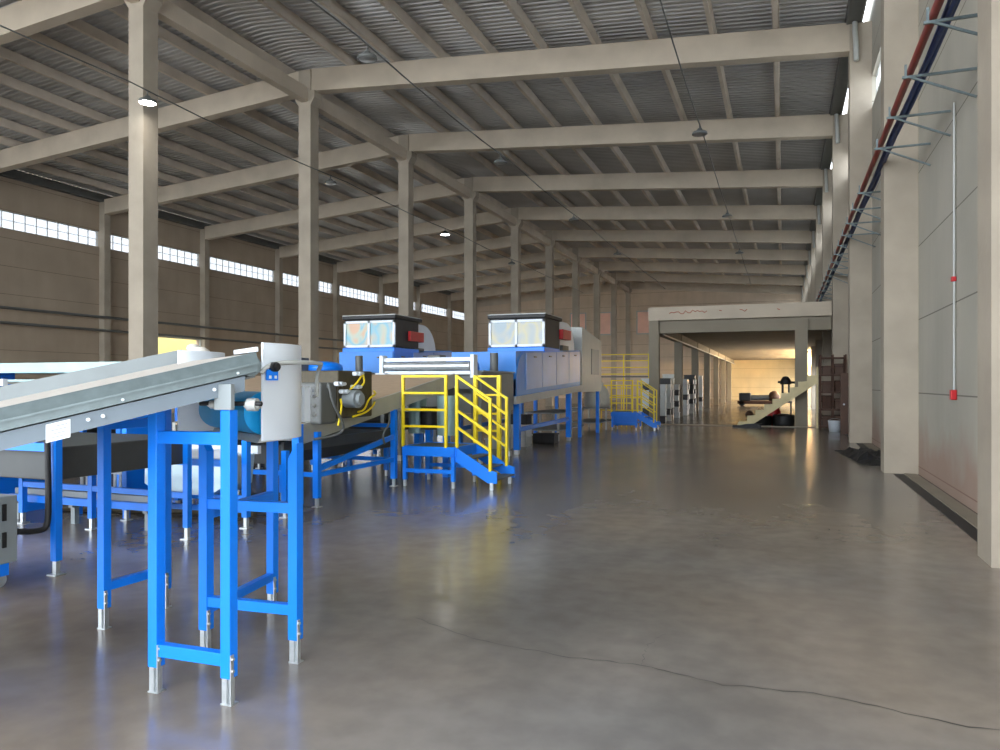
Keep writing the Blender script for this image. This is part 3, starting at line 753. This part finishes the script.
tag(MB().tube([(-5.72,4.25,.42),(-5.71,4.36,.40),(-5.70,4.46,.40),(-5.70,4.49,.44),(-5.70,4.5,.6),(-5.71,4.5,.95),(-5.72,4.5,1.3)], .025, 10, 2).build('black_hose', 'black'), 'thick black hose looping from the wheeled cabinet up the blue leg', 'hose')
tag(MB().tube([(-8.6,6.9,.05),(-7.4,7.1,.05),(-6.6,7.25,.05),(-5.9,7.35,.05)], .05, 8, 1).build('floor_hose', 'olive'), 'dark hose lying on the floor behind the front legs', 'hose')
bt = thing('steel_bin', 'pale scuffed sheet metal bin under the front conveyor', 'bin', (-6.4,6.9,0))
MB().prism([(-6.86,6.62,.80),(-6.86,6.62,.46),(-6.7,6.62,.38),(-5.95,6.62,.36),(-5.76,6.62,.46),(-5.72,6.62,.80)], (0,.5,0)).build('shell', 'bin', bt, .02)
MB().box(-6.9,-5.68,6.56,6.62,.79,.88).build('rim', 'white', bt)
MB().box(-6.9,-5.68,7.12,7.18,.79,.88).build('rim', 'white', bt)
MB().box(-7.2,-5.6,6.555,6.615,.70,.77).build('rail', 'blue', bt)
frame_legs(bt, [(-5.58,6.8),(-7.22,6.7),(-5.58,7.5),(-7.22,7.5)], [1.25,1.1,.8,.8], [(0,1,.33),(0,1,.20)], .07)
bk = thing('brush_comb', 'white comb of upright rods behind the front blue legs', 'comb', (-7.6,6.8,0))
cmb = MB()
for i in range(9):
    x = -8.05+.09*i; cmb.cyl((x,6.8,.34),(x,6.8,.33+.34),.018,n=8)
cmb.build('rod', 'white', bk)
MB().box(-8.1,-7.28,6.78,6.82,.52,.56).build('bar', 'white', bk)
MB().box(-8.15,-7.28,6.75,6.85,.30,.34).build('base', 'dgrey', bk)
for x in (-8.1,-7.33): MB().box(x-.03,x+.03,6.77,6.83,0,.31).build('foot', 'blue', bk)
lf = thing('low_frame', 'low grey blue steel frame on the floor behind the wheeled cabinet', 'frame', (-7.5,5.5,0))
MB().box(-8.6,-6.3,6.35,6.42,.22,.36).build('rail', 'grey', lf)
MB().box(-8.6,-6.3,6.26,6.32,.22,.30).build('rail', 'blue', lf)
for x in (-8.5,-7.6,-6.5): MB().box(x-.03,x+.03,6.3,6.36,0,.23).box(x-.03,x+.03,6.27,6.42,.19,.22).build('leg', 'grey', lf)

def trough(y, z0, label, xe, m):
    t = thing('roller_trough', label, 'conveyor', (-11,y,0), 'long pale troughs')
    MB().box(-15,xe,y,y+.06,z0,z0+(.14 if m == 'tealw' else .08)).build('side_rail', m, t)
    MB().box(-15,xe,y+.9,y+.96,z0,z0+(.15 if m == 'tealw' else .08)).build('side_rail', 'tealw', t)
    MB().box(-15,xe,y+.06,y+.9,z0+.02,z0+.05).build('bed', 'offw', t)
    for x in (-14.5,-11.5,xe-.3): MB().box(x-.04,x+.04,y+.1,y+.86,0,z0+.02).build('leg', 'blue', t)
    return t
trough(7.6, 1.76, 'long pale teal conveyor trough seen over the front conveyor', -8.15, 'tealw')
trough(6.2, 1.58, 'lower white conveyor trough seen over the front conveyor', -8.6, 'white')
bag = MB()
for (x, y, z, r, s) in ((-8.35,8.95,1.96,.26,.6),(-8.2,8.95,2.1,.17,.7),(-8.45,8.9,1.89,.22,.5),(-8.1,9.0,1.9,.2,.5),(-8.28,8.9,2.2,.1,.6)):
    bag.lathe((x,y,z-r*s-.06), [(0,0),(r*.7,.02),(r,r*s*.8),(r*.85,r*s*1.5),(r*.4,r*s*1.95),(0,r*s*2)], 12)
tag(bag.build('plastic_bag', 'sack'), 'crumpled white plastic bag on the pale trough end by the first column', 'bag')
bgs = thing('bag_shelf', 'small grey stand holding the white bag', 'stand', (-8.3,9,0))
MB().box(-8.7,-7.95,8.7,9.25,1.68,1.72).build('top', 'grey', bgs)
for x in (-8.65,-8.0): MB().box(x-.03,x+.03,8.95,9.01,0,1.69).build('leg', 'blue', bgs)

def return_line(loc, label, x0, x1, y0, y1, z0, z1):
    t = thing('return_conveyor', label, 'conveyor', loc, 'low return conveyors')
    MB().box(x0,x1,y0,y1,z0,z1).build('trough', 'under', t, .01)
    MB().box(x1,x1+.05,y0,y1,z1-.12,z1+.03).build('side_rail', 'dgrey', t)
    MB().box(x0-.05,x0,y0,y1,z1-.12,z1+.03).build('side_rail', 'dgrey', t)
    MB().box(x0+.05,x1-.05,y0+.05,y1-.05,z1,z1+.015).build('belt', 'olive', t)
    n = max(2, int((y1-y0)/2)+1)
    for i in range(n):
        y = y0+.15+(y1-y0-.3)*i/(n-1)
        for x in (x0+.08, x1-.08):
            l = MB().box(x-.035,x+.035,y-.035,y+.035,.1,z0+.01).build('leg', 'blue', t)
            MB().box(x-.02,x+.02,y-.02,y+.02,0,.11).build('foot', 'steel', l)
return_line((-6.7,11.5,0), 'dark low return conveyor running under the first tan belt', -7.3, -6.4, 8.5, 11.7, .50, .78)
return_line((-8.6,11,0), 'dark conveyor in the gap between the two machine lanes', -8.95, -8.1, 9.4, 16.5, .55, .95)
return_line((-12.6,11,0), 'long dark conveyor furthest from the aisle behind the front legs', -14.2, -12.2, 8.8, 20, .45, 1.15)

# ------------------------------------------------------------------ benches, sacks and crates in the middle distance
def make_bench():
    t = thing('work_table', 'grey two tier steel table beneath the aisle machine', 'table', (-6.3,21.6,0), 'grey steel tables')
    MB().box(-6.9,-5.85,20.2,23.0,.76,.8).build('top', 'grey', t, .01)
    MB().box(-6.9,-5.85,20.2,23.0,.28,.32).build('shelf', 'grey', t, .01)
    for x in (-6.85,-5.9):
        for y in (20.25,21.6,22.95): MB().box(x-.03,x+.03,y-.03,y+.03,0,.77).build('leg', 'offw', t)
    return t
b1 = make_bench()
b2 = copy_tree(b1); b2.location = (-6.2,25.9,0); b2['label'] = 'grey two tier steel table carrying the white sacks, short of the far platform'
for i, (x, y, r) in enumerate(((-6.1,25.1,.3),(-6.0,25.8,.34),(-6.1,26.5,.3))):
    s_ = MB().lathe((x,y,.8), [(0,0),(r*.85,.0),(r,.15),(r*.95,.42),(r*.7,.62),(r*.3,.7),(r*.18,.78),(r*.24,.86),(0,.84)], 18)
    tag(s_.build('grain_sack', 'sack'), ['white sack on the grey table, next to the pale cabinet','plump white sack in the middle of the three on the grey table','white sack on the grey table, next to the far platform'][i], 'sack', 'white sacks')
def make_crate():
    t = MB(); w, d, h, k = .6, .42, .26, .02
    t.box(-w/2,w/2,-d/2,d/2,0,k); 
    for x in (-w/2,w/2-k): t.box(x,x+k,-d/2,d/2,0,h)
    for y in (-d/2,d/2-k): t.box(-w/2,w/2,y,y+k,0,h)
    t.box(-w/2-.02,w/2+.02,-d/2-.02,-d/2,h-.04,h); t.box(-w/2-.02,w/2+.02,d/2,d/2+.02,h-.04,h)
    return t
cw = make_crate().build('plastic_crate', 'crate'); ck = cw.data.copy(); ck.materials[0] = M['crated']
base_mesh = cw.data; first = True
stacks = [(-4.9,31.9,6),(-4.85,33.1,7),(-5.6,33.6,7),(-4.95,34.6,7),(-4.85,39.2,7),(-4.95,40.6,7),(-4.85,42.0,7),(-4.9,36.2,6),(-5.6,40.0,8),(-4.9,43.4,8),(-4.9,47.2,8)]
for si, (x, y, n_) in enumerate(stacks):
    for j in range(n_):
        o = cw if first else cw.copy()
        if not first: C.objects.link(o)
        first = False
        blk = random.random() < .42
        if blk: o.data = ck
        else: o.data = base_mesh
        o.location = (x+.02*math.sin(j*3+si), y+.02*math.cos(j*5+si), j*.265)
        tag(o, f'{"black" if blk else "white"} plastic crate, {ORD[j]} from the floor in the {ORD[si]} stack by the mezzanine posts', 'crate', 'stacked crates by the mezzanine')
k = 0
for (x, y, n_, where) in ((-6.4,18.2,2,'two high stack'),(-6.05,19.55,1,'spot beside the table'),(-6.6,18.9,3,'tallest stack'),(-6.6,17.45,1,'spot nearer the steps')):
    for j in range(n_):
        o = cw.copy(); C.objects.link(o); k += 1
        o.data = ck if k % 3 == 0 else base_mesh
        o.location = (x, y, j*.265)
        tag(o, f'{"black" if k % 3 == 0 else "white"} crate under the aisle machine, {ORD[j]} up in the {where}', 'crate', 'crates under the aisle machine')
pk = thing('picket_rail', 'yellow railing with many upright bars behind the far platform', 'railing', (-5.5,27.8,0))
for i in range(9):
    x = -6.4+.19*i; MB().bar((x,27.8,0),(x,27.8,1.55),.03).build('picket', 'yellow', pk)
for z in (.62,1.1,1.55): MB().bar((-6.42,27.8,z),(-4.86,27.8,z),.04).build('rail', 'yellow', pk)
MB().box(-5.6,-4.72,26.02,26.05,.16,.5).build('side_skirt', 'blue', p2)
fc = thing('yellow_frame', 'yellow steel railing tower standing far behind the crates', 'railing', (-9,45,0))
for x in (-10.5,-9,-7.5): MB().bar((x,45,0),(x,45,3.4),.08).build('post', 'yellow', fc)
rl = MB()
for z in (2.2,2.6,3.0,3.38): rl.bar((-10.5,45,z),(-7.5,45,z),.06)
rl.build('rail', 'yellow', fc)
MB().box(-10.5,-7.5,44.9,46,2.0,2.08).build('deck', 'dgrey', fc)

# ------------------------------------------------------------------ stairs and clutter at the mezzanine
sr = thing('timber_stair', 'cream timber stair rising to the grey mezzanine post', 'stair', (-.2,29.7,0))
x0, x1, zt = -1.55, 1.12, 1.92
nst = 9; yb0, yb1 = 29.3, 29.85
prf = [(x0-.1,yb0,0),(x0+.35,yb0,0),(x1,yb0,zt-.32),(x1,yb0,zt)]
for j in range(nst, 0, -1):
    xx = x0+(x1-x0)*(j-1)/nst; z_ = zt*j/nst
    if j < nst: prf.append((x0+(x1-x0)*j/nst, yb0, z_))
    prf.append((xx, yb0, z_-.03))
MB().prism(prf, (0,.06,0)).build('stringer', 'stair', sr)
MB().prism([(p[0],p[1]+.6,p[2]) for p in prf], (0,.06,0)).build('stringer', 'stair', sr)
for j in range(nst):
    xx = x0+(x1-x0)*j/nst; z_ = zt*(j+1)/nst
    MB().box(xx,xx+(x1-x0)/nst+.03,yb0+.06,yb0+.6,z_-.06,z_-.02).build('tread', 'stair', sr)
MB().box(x1,x1+.07,yb0,yb0+.07,0,zt+.3).build('newel', 'stair', sr)
pm = thing('pedestal_machine', 'black machine head on two thin posts behind the cream stair', 'machine', (0.05,32,0))
MB().box(-.06,.03,31.9,32.1,.9,1.62).build('post', 'black', pm, .01)
MB().box(.19,.26,31.9,32.1,.9,1.62).build('post', 'black', pm, .01)
q = MB().lathe((.1,32,1.58), [(0,0),(.2,0),(.23,.1),(.17,.22),(.1,.32),(0,.34)], 16); q.build('head', 'black', pm)
MB().cyl((-.2,32,1.68),(.46,32,1.66),.05,n=12).build('arm', 'black', pm)
MB().box(-.3,.35,31.7,32.3,.82,.9).build('bench', 'dgrey', pm)
for x in (-.28,.27): MB().box(x,x+.06,31.8,32.2,0,.83).build('bench_leg', 'dgrey', pm)
pm.location.y += .9
def drum(x, y, r, h, m, label):
    t = thing('tyre_roll', label, 'roll', (x,y,0), 'dark rolls under the stair')
    MB().lathe((x,y,0), [(r*.5,.02),(r*.95,0),(r,.06),(r,h-.06),(r*.95,h),(r*.5,h-.02),(r*.5,.02)], 20).build('body', m, t)
    MB().lathe((x,y,h), [(r*.3,0),(r*.45,.03),(r*.6,0)], 16).build('rim', 'steel', t)
drum(.02,30.9,.4,.42,'black','black round roll under the cream stair, next to the grey post')
drum(-.75,30.9,.34,.36,'black','black round roll under the low end of the cream stair')
tag(MB().lathe((-.35,31.6,0), [(0,0),(.3,0),(.28,.5),(.16,.78),(0,.82)], 14).build('red_container', 'red'), 'dark red container in the shadow under the stair', 'container')
tag(MB().box(-1.75,-.75,29.0,29.25,0,.07).prism([(-1.5,29.0,.07),(-.85,29.0,.07),(-.7,29.0,.16),(-1.3,29.0,.12)], (0,.2,0)).build('timber_boards', 'black'), 'dark loose boards on the floor in front of the stair', 'boards')
tg = thing('pallet_truck', 'dark machine parts on a low trolley near the cream end wall', 'trolley', (-2.6,58,0))
MB().box(-3.6,-.6,57,58.5,.15,.38).build('bed', 'rust', tg, .03)
MB().box(-3.5,-2.7,57.2,58.2,.38,.95).build('engine_block', 'black', tg, .06)
MB().lathe((-1.1,57.7,.38), [(0,0),(.35,0),(.4,.3),(.3,.6),(.1,.72),(0,.72)], 16).build('hopper', 'brown', tg)
MB().cyl((-2.7,57.7,.6),(-1.3,57.7,.62),.2,n=14).build('shaft', 'dgrey', tg)
for x in (-3.3,-.9): MB().cyl((x,57.0,.2),(x,57.2,.2),.2,n=16).cyl((x,58.3,.2),(x,58.5,.2),.2,n=16).build('wheel', 'black', tg)
tg.location.x += .5
tag(MB().lathe((-1.45,36.5,0), [(0,0),(.1,.01),(.17,.1),(.19,.18),(.17,.27),(.1,.35),(0,.37)], 16).build('ball', 'brown'), 'small brown ball on the floor left of the cream stair', 'ball')

rk = thing('steel_rack', 'tall rusty brown lattice rack between the grey post and the wall column', 'rack', (1.45,28.6,0))
for x in (1.22,1.62,2.02):
    for y in (28.3,29.0): MB().box(x-.025,x+.025,y-.025,y+.025,0,2.62).build('post', 'rust', rk)
for j in range(9):
    z = .12+.3*j
    for y in (28.3,29.0): MB().box(1.2,2.04,y-.02,y+.02,z-.04,z).build('crossbar', 'rust', rk)
for j, z in enumerate((.12,.72,1.32,1.92,2.5)): MB().box(1.2,2.04,28.3,29.0,z,z+.03).build('shelf', 'brown', rk)
k = 0
random.seed(11)
for z in (.15,.75,1.35,1.95):
    for x in (1.42,1.82):
        h = random.uniform(.24,.46); k += 1
        tag(MB().box(x-.14,x+.14,28.4,28.9,z,z+h).box(x-.15,x+.15,28.39,28.91,z+h-.05,z+h).build('storage_box', 'brown' if k % 3 else 'rust', None, .01),
            f'brown box on the rusty rack, {["lowest","second","third","top"][int(z/.6)]} shelf, {["beside the wall","beside the grey post"][k%2]}', 'box', 'boxes on the rusty rack')
bd = thing('brown_panel', 'brown door panel standing against the wall by the rack', 'panel', (2.0,26.4,0))
MB().box(1.72,2.2,26.3,26.38,0,1.95).build('board', 'brown', bd, .008)
MB().cyl((1.82,26.3,.95),(1.82,26.24,.95),.03,n=12).build('knob', 'steel', bd)
bu = thing('bucket', 'white bucket on the floor in front of the rusty rack', 'bucket', (1.55,27.6,0))
MB().lathe((1.62,27.5,0), [(0,0),(.17,0),(.21,.36),(.22,.37),(.2,.37),(.16,.02),(0,.02)], 20).build('body', 'white', bu)
MB().tube([(1.41,27.5,.35),(1.45,27.38,.42),(1.62,27.3,.46),(1.79,27.38,.42),(1.83,27.5,.35)], .01, 6, 1).build('handle', 'steel', bu)
hp = MB(); random.seed(5)
nx, ny = 9, 16; vs = []
for j in range(ny):
    for i in range(nx):
        u, v = i/(nx-1), j/(ny-1)
        e = min(1, 5*u*(1-u))*min(1, 6*v*(1-v))
        vs.append((min(2.2, 1.2+.8*u+(.25-.3*v)+random.uniform(-.03,.03)), 16.4+3.4*v+random.uniform(-.05,.05), .008+e*(.10+.14*random.random())*(1.15-.6*v)))
hp.add(vs, [(j*nx+i, j*nx+i+1, (j+1)*nx+i+1, (j+1)*nx+i) for j in range(ny-1) for i in range(nx-1)])
tp = hp.build('tarpaulin', 'black')
so = tp.modifiers.new('thick', 'SOLIDIFY'); so.thickness = .006
tag(tp, 'crumpled black tarpaulin heaped behind the big wall column', 'tarpaulin')

# ------------------------------------------------------------------ light
w = bpy.data.worlds.new('sky'); bpy.context.scene.world = w; w.use_nodes = True
bg = w.node_tree.nodes['Background']; bg.inputs[0].default_value = (.86,.93,1.0,1); bg.inputs[1].default_value = 1.6

# ------------------------------------------------------------------ camera
cam = bpy.data.cameras.new('camera'); co = bpy.data.objects.new('camera', cam); C.objects.link(co)
cam.sensor_width = 36; cam.lens = 27.0; cam.shift_y = .009; cam.clip_end = 300
co.location = (0,0,1.6); co.rotation_euler = (PI/2, 0, math.atan(283/750))
S = bpy.context.scene; S.camera = co
S.view_settings.view_transform = 'Standard'; S.view_settings.look = 'None'
S.view_settings.exposure = 2.38; S.view_settings.gamma = 1; S.view_settings.use_curve_mapping = False
S.cycles.max_bounces = 10; S.cycles.diffuse_bounces = 6
